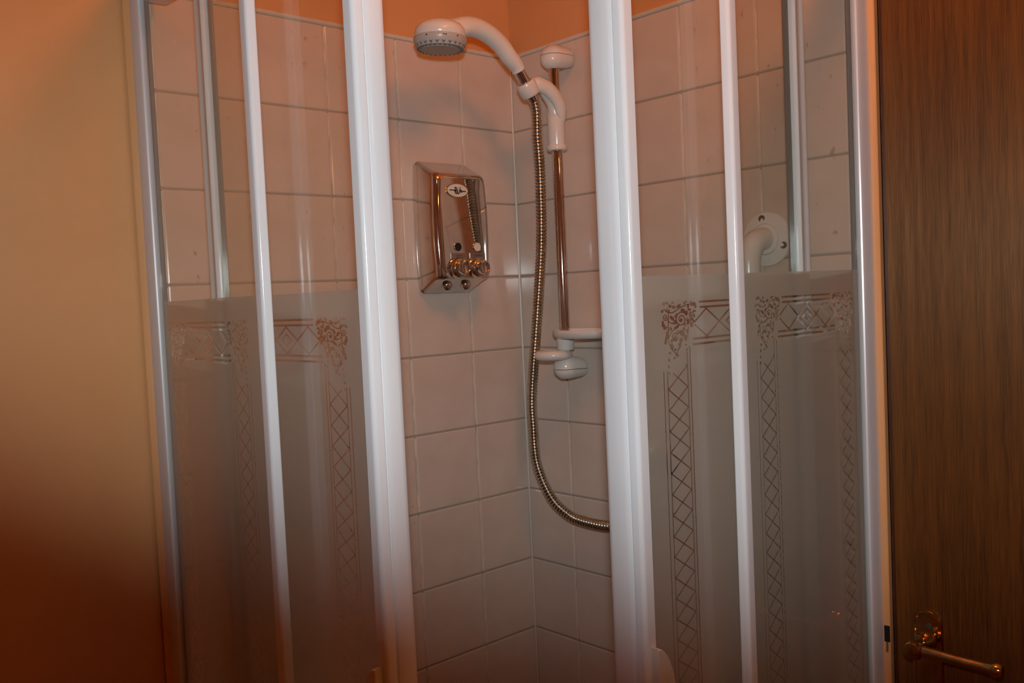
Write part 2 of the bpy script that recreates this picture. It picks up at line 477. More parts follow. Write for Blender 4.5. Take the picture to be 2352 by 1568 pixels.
# ------------------------------------------------------------------ frosting with the clear ornament cut out of it
def seg_d(X, Y, a, b):
    ax, ay = a; bx_, by_ = b
    dx, dy = bx_ - ax, by_ - ay
    t = np.clip(((X - ax) * dx + (Y - ay) * dy) / (dx * dx + dy * dy + 1e-12), 0, 1)
    return np.hypot(X - ax - t * dx, Y - ay - t * dy)
def ornament():
    """scroll-and-leaf corner, millimetres, x inward from the outer edge, y downward -> polylines and leaf blobs"""
    L, E = [], []
    def spiral(cx, cy, r0, r1, turns, ph, w, s=1):
        L.append(([(cx + (r0 + (r1 - r0) * t) * math.cos(ph + s * t * turns * 6.283), cy + (r0 + (r1 - r0) * t) * math.sin(ph + s * t * turns * 6.283)) for t in [k / 30 for k in range(31)]], w))
    def bez(p0, p1, p2, w):
        L.append(([((1 - t) ** 2 * p0[0] + 2 * t * (1 - t) * p1[0] + t * t * p2[0], (1 - t) ** 2 * p0[1] + 2 * t * (1 - t) * p1[1] + t * t * p2[1]) for t in [k / 12 for k in range(13)]], w))
    def leaf(x, y, a, b, ang): E.append((x, y, a, b, math.radians(ang)))
    spiral(37, 29, 2.0, 11.5, 1.8, 0.4, 0.85)
    leaf(37, 29, 2.6, 2.2, 0); leaf(41, 16, 5.2, 3.2, 25); leaf(47, 20, 3.0, 4.2, 10); leaf(28, 40, 6.0, 2.4, -25); leaf(20, 26, 5.6, 3.0, 40)
    bez((6, 12), (16, 22), (28, 15), .8); bez((28, 15), (34, 10), (44, 9), .8); leaf(33, 8, 5, 2.2, -25); leaf(17, 8, 3.5, 2.6, 10); leaf(6, 4, 3.2, 2.6, 0); leaf(22, 3, 2.6, 2.0, 20)
    bez((44, 9), (52, 4), (58, 9), .8); leaf(61, 7, 5.0, 3.6, -10); leaf(65, 11, 2.4, 3.0, 0); leaf(56, 4, 2.6, 2.2, 0); leaf(51, 9, 2.0, 3.4, 20)
    spiral(57, 22, 1.0, 4.6, 1.4, 1.0, .75); leaf(62, 25, 1.6, 3.6, 10); bez((56, 14), (52, 22), (54, 32), .8); leaf(56, 38, 3.6, 5.0, -20); leaf(50, 34, 2.4, 3.8, 25); leaf(60, 33, 2.2, 2.6, 0)
    spiral(8, 24, 1.0, 5.4, 1.5, 3.0, .8, -1); leaf(4, 36, 3.6, 3.0, 30); leaf(7, 40, 4.0, 2.6, -20); leaf(3, 31, 2.0, 2.6, 0); bez((13, 30), (20, 36), (28, 34), .8)
    bez((14, 18), (12, 36), (12, 58), .8); bez((12, 58), (16, 44), (28, 42), .8); leaf(9, 54, 2.6, 6.0, 20); leaf(7, 61, 2.6, 3.8, 15)
    spiral(24, 54, 1.2, 7.0, 1.5, 4.6, .85); leaf(24, 58, 4.0, 3.2, 30); leaf(38, 50, 6.4, 4.4, 35); leaf(44, 57, 3.6, 5.0, -15); leaf(36, 60, 3.2, 4.2, 20); leaf(47, 47, 2.0, 3.4, 0)
    bez((50, 40), (50, 52), (44, 62), .8); bez((12, 60), (16, 74), (26, 80), .8); leaf(18, 68, 4.6, 3.4, 60); leaf(24, 74, 3.0, 2.0, -30); leaf(27, 82, 4.4, 2.8, 40); leaf(22, 86, 2.4, 1.8, 0); leaf(33, 70, 3.6, 1.8, -35)
    bez((33, 58), (34, 70), (26, 80), .8); leaf(14, 78, 2.8, 2.0, 30); leaf(12, 88, 2.0, 3.0, 0); leaf(11, 98, 1.6, 2.8, 0); leaf(12, 108, 1.2, 2.2, 0); leaf(44, 68, 2.4, 1.6, 20); leaf(50, 72, 2.0, 1.4, 0)
    rnd = random.Random(11)
    for cx, cy, r in ((14, 14, 3.6), (25, 10, 3.2), (48, 30, 3.4), (29, 22, 3.0), (17, 42, 3.8), (31, 47, 3.2), (44, 38, 3.4), (10, 47, 3.0), (52, 15, 2.8), (33, 66, 3.0), (19, 60, 3.0), (24, 33, 3.2), (45, 4, 2.8), (12, 3, 2.6), (62, 18, 2.6), (2, 15, 2.4), (57, 29, 2.6), (41, 44, 2.8)):
        spiral(cx, cy, 0.6, r, 1.25, rnd.uniform(0, 6.28), 0.62, rnd.choice((-1, 1)))
        leaf(cx + rnd.uniform(-3, 3), cy + rnd.uniform(-3, 3), rnd.uniform(1.2, 2.2), rnd.uniform(0.9, 1.5), rnd.uniform(0, 180))
    return L, E
ORN = ornament()
def pattern_field(X, V, c, hw_out, hw_in, ltop, lbot, per, vt):
    """signed distance (metres, negative = clear line) at pane position X, depth V below the frost edge"""
    A = np.abs(X - c)
    D = np.full(X.shape, 1.0)
    top, bot = vt, vt + 0.0505
    def hline(v, half, th):
        return np.maximum(np.abs(V - v) - th / 2, A - half)
    near = V < vt + 0.14
    for v, half in ((top, ltop), (top + .0065, ltop - .001), (bot - .0065, lbot - .001), (bot, lbot)):
        D = np.minimum(D, hline(v, half, 0.0026))
    a0, b0 = top + 0.0085, bot - 0.0085
    mid = (a0 + b0) / 2
    gate = np.maximum(a0 - 0.001 - V, V - b0 - 0.001)
    slope = (b0 - a0) / 2
    # three linked diamonds, a small one nested in the middle
    for k in (-1, 0, 1):
        ax = np.abs(X - c - k * per) / (per / 2); ay = np.abs(V - mid) / slope
        d = np.abs(ax + ay - 1) / math.hypot(2 / per, 1 / slope) - 0.0011
        if k: d = np.maximum(d, (np.abs(X - c) - (1.5 * per - 0.0022)))
        D = np.minimum(D, np.maximum(d, gate))
    ax = np.abs(X - c) / (per * .22); ay = np.abs(V - mid) / (slope * .44)
    D = np.minimum(D, np.abs(ax + ay - 1) / math.hypot(1 / (per * .22), 1 / (slope * .44)) - 0.0011)
    # lattice strips down both sides
    for o_, th, v0 in ((hw_out - .0015, .0013, vt + .078), (hw_out - .0085, .0015, vt + .078), (hw_in, .0015, vt + .054), (hw_in - .0058, .0015, vt + .054)):
        D = np.minimum(D, np.maximum(np.abs(A - o_) - th / 2, v0 - V))
    w0, w1 = hw_in + .0008, hw_out - .0092
    u = (A - w0) / (w1 - w0)
    ph = ((V - vt - 0.100) / 0.0495)
    fr = ph - np.floor(ph)
    tri = np.abs(fr - 0.5) * 2            # 1 at joints, 0 halfway
    sl = math.hypot(1 / (w1 - w0), 2 / 0.0495)
    for q in (tri, 1 - tri):
        d = np.abs(u - q) / sl - 0.0008
        D = np.minimum(D, np.maximum(np.maximum(d, np.maximum(-u, u - 1) * (w1 - w0)), vt + .072 + 0.03 * 0 + np.clip(u, 0, 1) * .014 - V))
    # corner scrolls
    sel = (V < vt + 0.125) & (V > vt - 0.01)
    if sel.any():
        ox = (hw_out - A[sel]) * 1000 * (68.0 / ((hw_out - ltop - .004) * 1000)); oy = (V[sel] - vt + .003) * 1000 * 1.28
        d = np.full(ox.shape, 99.0)
        for pts, w in ORN[0]:
            for a, b in zip(pts, pts[1:]):
                d = np.minimum(d, seg_d(ox, oy, a, b) - w)
        for x, y, ra, rb, an in ORN[1]:
            px, py = ox - x, oy - y
            qx = px * math.cos(an) + py * math.sin(an); qy = -px * math.sin(an) + py * math.cos(an)
            # leaf outline with shallow lobes
            th = np.arctan2(qy / rb, qx / ra); rr = np.hypot(qx / ra, qy / rb)
            d = np.minimum(d, (rr - (0.92 + 0.16 * np.cos(5 * th))) * min(ra, rb))
        D2 = D[sel]; D[sel] = np.minimum(D2, d / 1000.0)
    return D
def frost_bmesh(width, height, args, cell=0.001):
    """marching squares over the pattern; fully frosted runs merge into long quads. local x along the pane, y = 0, z downward from 0"""
    nx = int(round(width / cell)); nz = int(round(height / cell))
    xs = np.linspace(0, width, nx + 1); vs = np.linspace(0, height, nz + 1)
    verts, faces = [], []
    X, V = np.meshgrid(xs, vs)
    D = pattern_field(X, V, *args)
    I = D > 0
    full = I[:-1, :-1] & I[:-1, 1:] & I[1:, 1:] & I[1:, :-1]
    none = ~(I[:-1, :-1] | I[:-1, 1:] | I[1:, 1:] | I[1:, :-1])
    def quad(x0, x1, v0, v1):
        n = len(verts)
        verts.extend(((x0, 0, -v0), (x1, 0, -v0), (x1, 0, -v1), (x0, 0, -v1)))
        faces.append((n, n + 3, n + 2, n + 1))
    prev = {}
    for j in range(nz):
        row = full[j]
        d = np.diff(np.concatenate(([0], row.view(np.int8), [0])))
        runs = list(zip(np.where(d == 1)[0], np.where(d == -1)[0]))
        cur = {}
        for a, b in runs:
            key = (int(a), int(b))
            cur[key] = prev.pop(key, j)
        for (a, b), j0 in prev.items():
            quad(xs[a], xs[b], vs[j0], vs[j])
        prev = cur
    for (a, b), j0 in prev.items():
        quad(xs[a], xs[b], vs[j0], vs[nz])
    J, K = np.where(~full & ~none)
    for j, k in zip(J, K):
        cs = ((j, k), (j, k + 1), (j + 1, k + 1), (j + 1, k))
        poly = []
        for q in range(4):
            a, b = cs[q], cs[(q + 1) % 4]
            da, db = D[a], D[b]
            if da > 0: poly.append((xs[a[1]], vs[a[0]]))
            if (da > 0) != (db > 0):
                t = da / (da - db)
                poly.append((xs[a[1]] + t * (xs[b[1]] - xs[a[1]]), vs[a[0]] + t * (vs[b[0]] - vs[a[0]])))
        if len(poly) >= 3:
            n = len(verts)
            verts.extend((x, 0, -v) for x, v in poly)
            faces.append(tuple(range(n + len(poly) - 1, n - 1, -1)))
    return verts, faces

ENC_Z0, ENC_Z1, FROST_Z = 0.142, 1.992, Zf(-0.4672)
PANE_Z0 = 0.175
FROST_H = FROST_Z - PANE_Z0
# fixed pane: glass runs s = .030 -> .356 ; door pane: local 0 -> .37
FIX_S0, FIX_S1 = 0.034, 0.3545
DOOR_W = 0.379
fix_pat = frost_bmesh(FIX_S1 - FIX_S0, FROST_H, (0.177 - FIX_S0, 0.125, 0.0835, 0.062, 0.074, 0.047, 0.0325))
door_pat = frost_bmesh(DOOR_W, FROST_H, (DOOR_W - 0.197, 0.141, 0.094, 0.067, 0.083, 0.053, 0.0325))

RT = 0.008
class Side:
    """panel coordinates: s along the panel away from its wall, t outward from the inner corner"""
    def __init__(self, right): self.right = right
    def __call__(self, s, t, z=0.0):
        return Vector((-s, -(t - RT), z)) if self.right else Vector((-t, -s, z))
    def prism(self, poly, z0, z1):
        return prism([tuple(self(s, t)[:2]) for s, t in poly], z0, z1)
    def box(self, s0, s1, t0, t1, z0, z1, bevel=0.0, seg=2):
        a, b = self(s0, t0), self(s1, t1)
        return box(min(a.x, b.x), max(a.x, b.x), min(a.y, b.y), max(a.y, b.y), z0, z1, bevel=bevel, seg=seg)
def rounded(pts, radii, n=5):
    """polygon with rounded corners"""
    out = []
    m = len(pts)
    for i in range(m):
        p = Vector((*pts[i], 0)); a = Vector((*pts[i - 1], 0)); b = Vector((*pts[(i + 1) % m], 0))
        r = radii[i]
        if r <= 0: out.append((p.x, p.y)); continue
        u = (a - p).normalized(); v = (b - p).normalized()
        ang = u.angle(v); d = r / math.tan(ang / 2)
        c = p + (u + v).normalized() * (r / math.sin(ang / 2))
        s = p + u * d; e = p + v * d
        for k in range(n + 1):
            t = k / n
            w = (s - c).lerp(e - c, t).normalized() * r + c
            out.append((w.x, w.y))
    return out
def frost_object(pat, parent, side, s0, t, flip=False):
    verts, faces = pat
    me = bpy.data.meshes.new('frosted_layer')
    off = WLOC[parent.name]
    W = []
    for x, y, z in verts:
        q = side(s0 + x, t, FROST_Z + z) - off
        W.append((q.x, q.y, q.z))
    me.from_pydata(W, [], faces); me.materials.append(FROST)
    o = bpy.data.objects.new('frosted_layer', me); COL.objects.link(o); o.parent = parent
    WLOC[o.name] = off.copy()
    o['label'] = 'frosted lower half with clear scroll and lattice pattern'
    return o

def fixed_panel(right):
    S = Side(right)
    who = 'right' if right else 'left'
    lab = ('fixed glass panel with frosted lower half beside the wooden door' if right
           else 'fixed glass panel with frosted lower half beside the plain peach wall')
    base = S(0.18, 0.764, ENC_Z0)
    root = thing('shower_side_panel', base, lab, 'shower panel', 'fixed shower panels')
    # wall profile: outer face, front lip, channel with a dark gasket
    poly = [(0.001, 0.7685), (0.030, 0.7685), (0.0335, 0.7665), (0.0345, 0.7645), (0.0335, 0.7575), (0.026, 0.7575), (0.026, 0.748), (0.001, 0.748)]
    finish('wall_profile', S.prism(poly, ENC_Z0, ENC_Z1), ALU, root, 30)
    finish('gasket', S.box(0.0265, 0.0395, 0.7525, 0.7572, ENC_Z0 + .03, ENC_Z1 - .02), SEAL, root)
    # sealant between profile and wall
    finish('sealant', S.prism([(0.0005, 0.7685), (0.006, 0.7685), (0.0045, 0.7715), (0.0008, 0.7765)], ENC_Z0, ENC_Z1), PAINT, root, 40)
    glass = finish('glass_pane', S.box(FIX_S0, FIX_S1, 0.7585, 0.7635, PANE_Z0, 1.975), GLASS, root)
    frost_object(fix_pat, glass, S, FIX_S0, 0.7582)
    a, b = (0.3400, 0.3555) if right else (0.3533, 0.370)
    po = rounded([(a, 0.7705), (b, 0.7705), (b, 0.7562), (a, 0.7562)], [0.0015, 0.0045, 0.003, 0.0])
    finish('post', S.prism(po, ENC_Z0 + .03, ENC_Z1 - .018), WHITE, root, 50)
    finish('top_rail', S.box(0.0265, 0.720 if right else 0.772, 0.722, 0.772, ENC_Z1 - .018, ENC_Z1 + .022, bevel=.003), ALU, root)
    finish('bottom_rail', S.box(0.0265, 0.720 if right else 0.772, 0.722, 0.772, ENC_Z0, ENC_Z0 + .03, bevel=.003), ALU, root)
    return root
def sliding_door(right):
    S = Side(right)
    se = 0.5250 if right else 0.565
    nose = 0.008 if right else 0.0          # the right-hand post reads a little deeper              # leading edge
    lab = ('sliding glass door whose white leading post stands right of the opening' if right
           else 'sliding glass door whose white leading post stands left of the opening')
    zb, zt = ENC_Z0 + .032, ENC_Z1 - .02
    root = thing('shower_door', S(se - 0.18, 0.735, zb), lab, 'shower door', 'sliding shower doors')
    g1 = se - 0.012; g0 = g1 - DOOR_W - 0.006 + (0.010 if right else 0.0)
    glass = finish('glass_pane', S.box(g0, g1, 0.7330, 0.7380, zb + .001, zt - .001), GLASS, root)
    frost_object(door_pat, glass, S, g1 - 0.001 - DOOR_W, 0.7327)
    # leading post: flat outer face, rounded shoulder, fine groove, full rounded nose
    P = [(se - 0.0165, 0.7500)]
    P += rounded([(se - 0.0165, 0.7500), (se, 0.7500), (se + 0.001, 0.7365), (se - .0165, 0.7365)], [0, .0055, .0014, 0], 6)[1:-1]
    P += [(se - 0.0016, 0.7353), (se - 0.0016, 0.7343)]
    P += [(se + 0.0004, 0.7336), (se + 0.0013, 0.7318), (se + 0.0018, 0.7280), (se + 0.0019, 0.7220), (se + 0.0015, 0.7160 - nose), (se + 0.0002, 0.7112 - nose), (se - 0.0022, 0.7084 - nose), (se - 0.006, 0.7070 - nose), (se - 0.0165, 0.7070 - nose)]
    finish('leading_post', S.prism(P, zb, zt), WHITE, root, 40)
    # trailing profile, a pale channel with a dark lip
    q = rounded([(g0 - .003, .7425), (g0 + .021, .7425), (g0 + .021, .7285), (g0 - .003, .7285)], [.002, .002, .002, .002], 3)
    q2 = [(g0 - .003, .7405), (g0 - .001, .7425), (g0 + .003, .7425), (g0 + .005, .7412), (g0 + .013, .7412), (g0 + .015, .7425), (g0 + .019, .7425), (g0 + .021, .7405), (g0 + .021, .7285), (g0 - .003, .7285)]
    finish('trailing_profile', S.prism(q2, zb, zt), WHITE, root, 40)
    finish('brush_seal', S.box(g0 + .0212, g0 + .031, .7295, .7328, zb, zt), SEAL, root)
    # curved pull handle on the outer face of the post
    hz = Zf(-0.880); hh = 0.175; hw = 0.033
    bm = bmesh.new()
    ring = []
    s_base = se - 0.012
    n = 24
    outl = []
    for k in range(n + 1):
        a = math.pi / 2 - math.pi * k / n
        outl.append((s_base + .004 - hw * math.cos(a), hz - hh / 2 + hh / 2 * math.sin(a)))
    lo = []
    for t_ in (0.7502, 0.7585, 0.7600):
        ins = 0.0 if t_ < 0.7595 else 0.0016
        cs, cz = s_base - hw * .4, hz - hh / 2
        lo.append([bm.verts.new(S(s + (cs - s) / max(hw, 1e-6) * ins, t_, z + (cz - z) / hh * 2 * ins)) for s, z in outl])
    for A_, B_ in zip(lo, lo[1:]):
        m = len(A_)
        for i in range(m):
            bm.faces.new((A_[i], A_[(i + 1) % m], B_[(i + 1) % m], B_[i]))
    bm.faces.new(lo[0][::-1]); bm.faces.new(lo[-1])
    finish('pull_handle', bm, PLASTIC, root, 45)
    return root
fixed_panel(False); fixed_panel(True)
sliding_door(False); sliding_door(True)

# ------------------------------------------------------------------ riser rail with brackets, slider, dish and hose ring
RX, RY = -0.050, -0.173
rail = thing('riser_rail', (RX, RY, Zf(-0.62)), 'chrome shower riser rail with white brackets on the right wall', 'shower rail')
finish('rail_tube', tube([(RX, RY, Zf(-0.585)), (RX, RY, Zf(-0.055))], 0.0104, 24), CHROME, rail, 40)
def bracket(name, zc, up):
    """rounded bracket from the rail to the wall, split by a seam line into shell and cap"""
    H = 0.042
    for nm, u0, u1 in (('bracket', 0.0, 0.56), ('bracket_cap', 0.585, 1.0)):
        bm = bmesh.new()
        n, steps = 32, 7
        rows = []
        for k in range(steps + 1):
            u = u0 + (u1 - u0) * k / steps
            e = abs(2 * u - 1)
            sc = max(0.50, (1 - e ** 2.6 * 0.86) ** 0.5)
            ring = []
            for j in range(n):
                a = 2 * math.pi * j / n
                ca, sa = math.cos(a), math.sin(a)
                if ca > 0:
                    x = RX + (abs(RX) - 0.0003) * ca ** 0.55
                    hw = 0.0235 - 0.003 * ca
                else:
                    x = RX + 0.0245 * sc * ca
                    hw = 0.0235
                y = RY + hw * sc * math.copysign(abs(sa) ** 0.9, sa)
                w = max(0.0, ca)                        # slimmer towards the wall
                z = zc + up * H * (0.5 + (u - 0.5) * (1 - 0.34 * w) + 0.10 * w)
                ring.append(bm.verts.new((min(x, -0.0003), y, z)))
            rows.append(ring)
        for A_, B_ in zip(rows, rows[1:]):
            for j in range(n):
                bm.faces.new((A_[j], A_[(j + 1) % n], B_[(j + 1) % n], B_[j]))
        bm.faces.new(rows[0][::-1]); bm.faces.new(rows[-1])
        finish(nm, bm, PLASTIC, rail, 60)
bracket('top', Zf(-0.0620), 1)
bracket('bottom', Zf(-0.6005), -1)
# slider on the rail with its cranked arm and the split holder ring
bm = lathe([(0.0150, 0.0), (0.0160, 0.003), (0.0160, 0.050), (0.0164, 0.066), (0.0160, 0.078), (0.0140, 0.088), (0.0112, 0.092)], (RX, RY, Zf(-0.2110)), (0, 0, 1), 28)
finish('slider_body', bm, PLASTIC, rail, 50)
finish('slider_collar', lathe([(0.0172, 0.0), (0.0190, 0.0025), (0.0190, 0.0075), (0.0172, 0.010)], (RX, RY, Zf(-0.2135)), (0, 0, 1), 28), PLASTIC, rail, 50)
HX, HZ = -0.1188, Zf(-0.1056)
bm = bmesh.new()
arm = spline([(RX + .004, RY - .010, Zf(-0.168)), (RX + .001, RY - .013, Zf(-0.148)), (RX - .007, RY - .015, Zf(-0.127)), (RX - .029, RY - .014, Zf(-0.1065)), (RX - .052, RY - .008, Zf(-0.0975)), (HX + .015, RY - .002, Zf(-0.0995))], 6)
bm_tube(bm, arm, [0.0035 + 0.0095 * math.sin(min(1, (k + 1) / 12) * math.pi / 2) + 0.0015 * (k / len(arm)) for k in range(len(arm))], 16, squash=0.80)
bm_tube(bm, spline([(RX - .002, RY - .002, Zf(-0.150)), (RX - .012, RY - .004, Zf(-0.128)), (RX - .034, RY - .005, Zf(-0.108))], 6), [0.0135, 0.0135, 0.013, 0.0125, 0.012, 0.0118, 0.0115, 0.011, 0.0105, 0.010, 0.0095, 0.009, 0.008], 14)
finish('slider_arm', bm, PLASTIC, rail, 60)
NUT_AX = Vector((-0.0341, 0.0, 0.0459)).normalized()       # axis of the hand shower's foot, leaning out of the holder
bm = bmesh.new()
bm_lathe(bm, [(0.0130, -0.013), (0.0170, -0.013), (0.0188, -0.009), (0.0188, 0.009), (0.0172, 0.013), (0.0130, 0.013), (0.0130, -0.013)], (HX, RY, HZ), NUT_AX, 28)
finish('holder_ring', bm, PLASTIC, rail, 50)
# soap dish, its clip, the hose ring
bm = bmesh.new()
n = 40
dish = []
for zz, sc in ((Zf(-0.5660), 0.80), (Zf(-0.5630), 0.95), (Zf(-0.5560), 1.0), (Zf(-0.5505), 0.995), (Zf(-0.5495), 0.965), (Zf(-0.5545), 0.90), (Zf(-0.5565), 0.6)):
    dish.append([bm.verts.new((RX + 0.002 + 0.042 * sc * math.cos(2 * math.pi * k / n), RY - 0.049 + 0.074 * sc * math.sin(2 * math.pi * k / n), zz)) for k in range(n)])
for A_, B_ in zip(dish, dish[1:]):
    for k in range(n): bm.faces.new((A_[k], A_[(k + 1) % n], B_[(k + 1) % n], B_[k]))
bm.faces.new(dish[0][::-1]); bm.faces.new(dish[-1])
finish('soap_dish', bm, PLASTIC, rail, 50)
bm = bmesh.new()
bm_lathe(bm, [(0.0155, 0.0), (0.0165, 0.002), (0.0172, 0.022)], (RX, RY, Zf(-0.5880)), (0, 0, 1), 28)
finish('dish_clip', bm, PLASTIC, rail, 50)
bm = bmesh.new()
cx, cy = RX - 0.022, RY + 0.012
ringp = []
for k in range(36):
    a = 2 * math.pi * k / 36
    ringp.append(Vector((cx + 0.026 * math.cos(a), cy + 0.026 * math.sin(a), Zf(-0.5965))))
rows = []
for k, c in enumerate(ringp):
    d = Vector((math.cos(2 * math.pi * k / 36), math.sin(2 * math.pi * k / 36), 0))
    rows.append([bm.verts.new(c + d * (0.0105 * math.cos(b)) + Vector((0, 0, 0.0095 * math.sin(b)))) for b in (2 * math.pi * q / 12 for q in range(12))])
for k in range(36):
    A_, B_ = rows[k], rows[(k + 1) % 36]
    for q in range(12): bm.faces.new((A_[q], B_[q], B_[(q + 1) % 12], A_[(q + 1) % 12]))
finish('hose_ring', bm, PLASTIC, rail, 60)

# ------------------------------------------------------------------ hand shower
hs = thing('hand_shower', (-0.32, RY, Zf(-0.07)), 'white hand shower with grey spray plate held in the slider', 'shower head')
HC_ = Vector((-0.3180, RY, Zf(-0.0400)))                   # centre of the head
tilt = Vector((0.02, -0.035, 1.0)).normalized()
# head shell
bm = lathe([(0.0405, -0.008), (0.0428, -0.005), (0.0430, 0.002), (0.0415, 0.0085), (0.0360, 0.0150), (0.026, 0.0200), (0.014, 0.0230), (0.0, 0.0240)], HC_, tilt, 40)
finish('head_shell', bm, PLASTIC, hs, 40)
bm = lathe([(0.0436, -0.0060), (0.0450, -0.0085), (0.0448, -0.0120), (0.0418, -0.0185), (0.0385, -0.0240), (0.0, -0.0240)], HC_, tilt, 48)
ringo = finish('selector_ring', bm, GREYPL, hs, 35)
nrm = tilt
ref = (Vector((0, 0, 1)) - nrm * nrm.z)
e1 = Vector((1, 0, 0)); e1 = (e1 - nrm * e1.dot(nrm)).normalized(); e2 = nrm.cross(e1)
# grips on the ring, dots, nozzles
bm = bmesh.new()
for k in range(28):
    a = 2 * math.pi * k / 28
    c = HC_ + e1 * (0.0372 * math.cos(a)) + e2 * (0.0372 * math.sin(a)) - nrm * 0.0243
    bm_lathe(bm, [(0.0026, 0.0), (0.0022, 0.0016), (0.0, 0.002)], c, -nrm, 6)
finish('nozzle_row', bm, DARKGREY, ringo, 40)
bm = bmesh.new()
for k in range(24):
    a = 2 * math.pi * k / 24
    d = (e1 * math.cos(a) + e2 * math.sin(a))
    c = HC_ + d * 0.0405 - nrm * 0.0205
    t = nrm.cross(d)
    vs = [bm.verts.new(c + d * .0012 + t * .0036 + nrm * .0022), bm.verts.new(c + d * .0012 - t * .0036 + nrm * .0022), bm.verts.new(c - d * .0012 - nrm * .0030)]
    bm.faces.new(vs)
finish('grip_marks', bm, DARKGREY, ringo)
bm = lathe([(0.033, 0.0), (0.032, 0.0022), (0.0, 0.0028)], HC_ - nrm * 0.0241, -nrm, 36)
finish('spray_plate', bm, principled('spray_plate', (0.40, 0.36, 0.31), 0.4), hs, 40)
for a in (-2.10, -2.02, -1.55, -2.75):
    d = (e1 * math.cos(a) + e2 * math.sin(a))
    finish('setting_dot', lathe([(0.0013, -0.0004), (0.0013, 0.0008), (0.0, 0.0009)], HC_ + d * 0.0448 - nrm * 0.0105, d, 8), INK, ringo)
# handle: thick curved neck that tapers to the foot
FOOT = Vector((HX, RY, HZ)) + NUT_AX * 0.044
W0 = lambda x, z: Vector((x, RY, Zf(z)))
path = spline([HC_ + Vector((-0.026, 0, 0.004)), HC_ + Vector((-0.008, 0, 0.0085)), W0(-0.2930, -0.0275), W0(-0.2560, -0.0165), W0(-0.2215, -0.0185), W0(-0.1870, -0.0335), W0(-0.1625, -0.0550), FOOT + NUT_AX * 0.004, FOOT - NUT_AX * 0.008], 7)
m = len(path)
keys = [(0.0, .010), (.09, .0170), (.22, .0182), (.36, .0172), (.5, .0166), (.66, .0158), (.82, .0146), (.93, .0130), (1.0, .0122)]
rad = []
for k in range(m):
    t = k / (m - 1)
    for (t0, r0), (t1, r1) in zip(keys, keys[1:]):
        if t0 <= t <= t1:
            rad.append(r0 + (r1 - r0) * (t - t0) / (t1 - t0)); break
bm = tube(path, rad, 28)
finish('handle', bm, PLASTIC, hs, 60)
finish('end_ring', lathe([(0.0122, 0.0), (0.0132, 0.0015), (0.0124, 0.0035)], FOOT - NUT_AX * 0.0085, NUT_AX, 28), PLASTIC, hs, 40)
finish('foot', lathe([(0.0085, -0.063), (0.0105, -0.061), (0.0118, -0.040), (0.0112, -0.020), (0.0108, -0.004), (0.0108, 0.004)], FOOT - NUT_AX * 0.0085, NUT_AX, 24), CHROME, hs, 40)
# small printed mark near the foot
bm = bmesh.new()
side = Vector((0.0, -1.0, 0.0))
cen = FOOT + NUT_AX * 0.010
view = Vector((-0.66, -0.69, -0.28)); view = (view - NUT_AX * view.dot(NUT_AX)).normalized()
acr = NUT_AX.cross(view)
rr = 0.0138
def onhandle(u, v):                                       # u across, v along (metres)
    a = u / rr - 0.25
    return cen + NUT_AX * v + view * (rr * math.cos(a)) + acr * (rr * math.sin(a))
def stroke(bm, pts, w):
    for a, b in zip(pts, pts[1:]):
        ax, ay = a; bx_, by_ = b
        L = math.hypot(bx_ - ax, by_ - ay); nx, ny = -(by_ - ay) / L * w, (bx_ - ax) / L * w
        bm.faces.new([bm.verts.new(onhandle(*q)) for q in ((ax + nx, ay + ny), (bx_ + nx, by_ + ny), (bx_ - nx, by_ - ny), (ax - nx, ay - ny))])
for k in range(4):
    stroke(bm, [(-.0045 + k * .0030, .0006), (-.0045 + k * .0030, .0040)], .0010)
    stroke(bm, [(-.0045 + k * .0030, .0036), (-.0024 + k * .0030, .0030)], .0007)
stroke(bm, [(-.004, -.0030), (-.001, -.0045), (.003, -.0042), (.0055, -.0022)], .0005)
stroke(bm, [(-.005, -.0056), (.005, -.0058)], .0003)
finish('printed_mark', bm, INK, hs)

# ------------------------------------------------------------------ hose
hstart = FOOT - NUT_AX * 0.064
course = [hstart, hstart - NUT_AX * 0.010 + Vector((0.001, 0, -0.014)),
          Vector((-0.0945, -0.1665, 1.810)), Vector((-0.085, -0.1595, 1.7420)), Vector((-0.082, -0.1520, 1.620)), Vector((-0.075, -0.1280, 1.4985)),
          Vector((-0.066, -0.0915, 1.330)), Vector((-0.060, -0.0840, 1.262)), Vector((-0.058, -0.0850, 1.199)), Vector((-0.056, -0.0985, 1.156)), Vector((-0.053, -0.1240, 1.117)),
          Vector((-0.048, -0.1540, 1.095)), Vector((-0.043, -0.1820, 1.085)), Vector((-0.038, -0.2460, 1.082)), Vector((-0.034, -0.300, 1.092)), Vector((-0.032, -0.342, 1.112)), Vector((-0.031, -0.360, 1.145)), Vector((-0.031, -0.362, 1.185))]
hp = resample(spline(course, 10), 0.0063 / 6)
hose = thing('shower_hose', hp[-1], 'ribbed metal shower hose hanging in a loop beside the riser rail', 'shower hose')
rads = [0.0084 + 0.0019 * [0.0, 0.55, 0.95, 1.0, 0.95, 0.55][k % 6] for k in range(len(hp))]
finish('ribbed_tube', tube(hp, rads, 14), STEEL, hose, 80)
finish('hose_nut', lathe([(0.0085, 0.0), (0.0125, 0.002), (0.0125, 0.018), (0.0095, 0.021)], hp[-1], (0, 0, 1), 6), CHROME, hose)
outlet = thing('water_outlet', (0.0, -0.362, 1.215), 'chrome wall outlet elbow feeding the shower hose', 'outlet')
finish('escutcheon', lathe([(0.030, 0.0), (0.030, 0.003), (0.020, 0.010), (0.0, 0.011)], (-0.0003, -0.362, 1.215), (-1, 0, 0), 28), CHROME, outlet, 40)
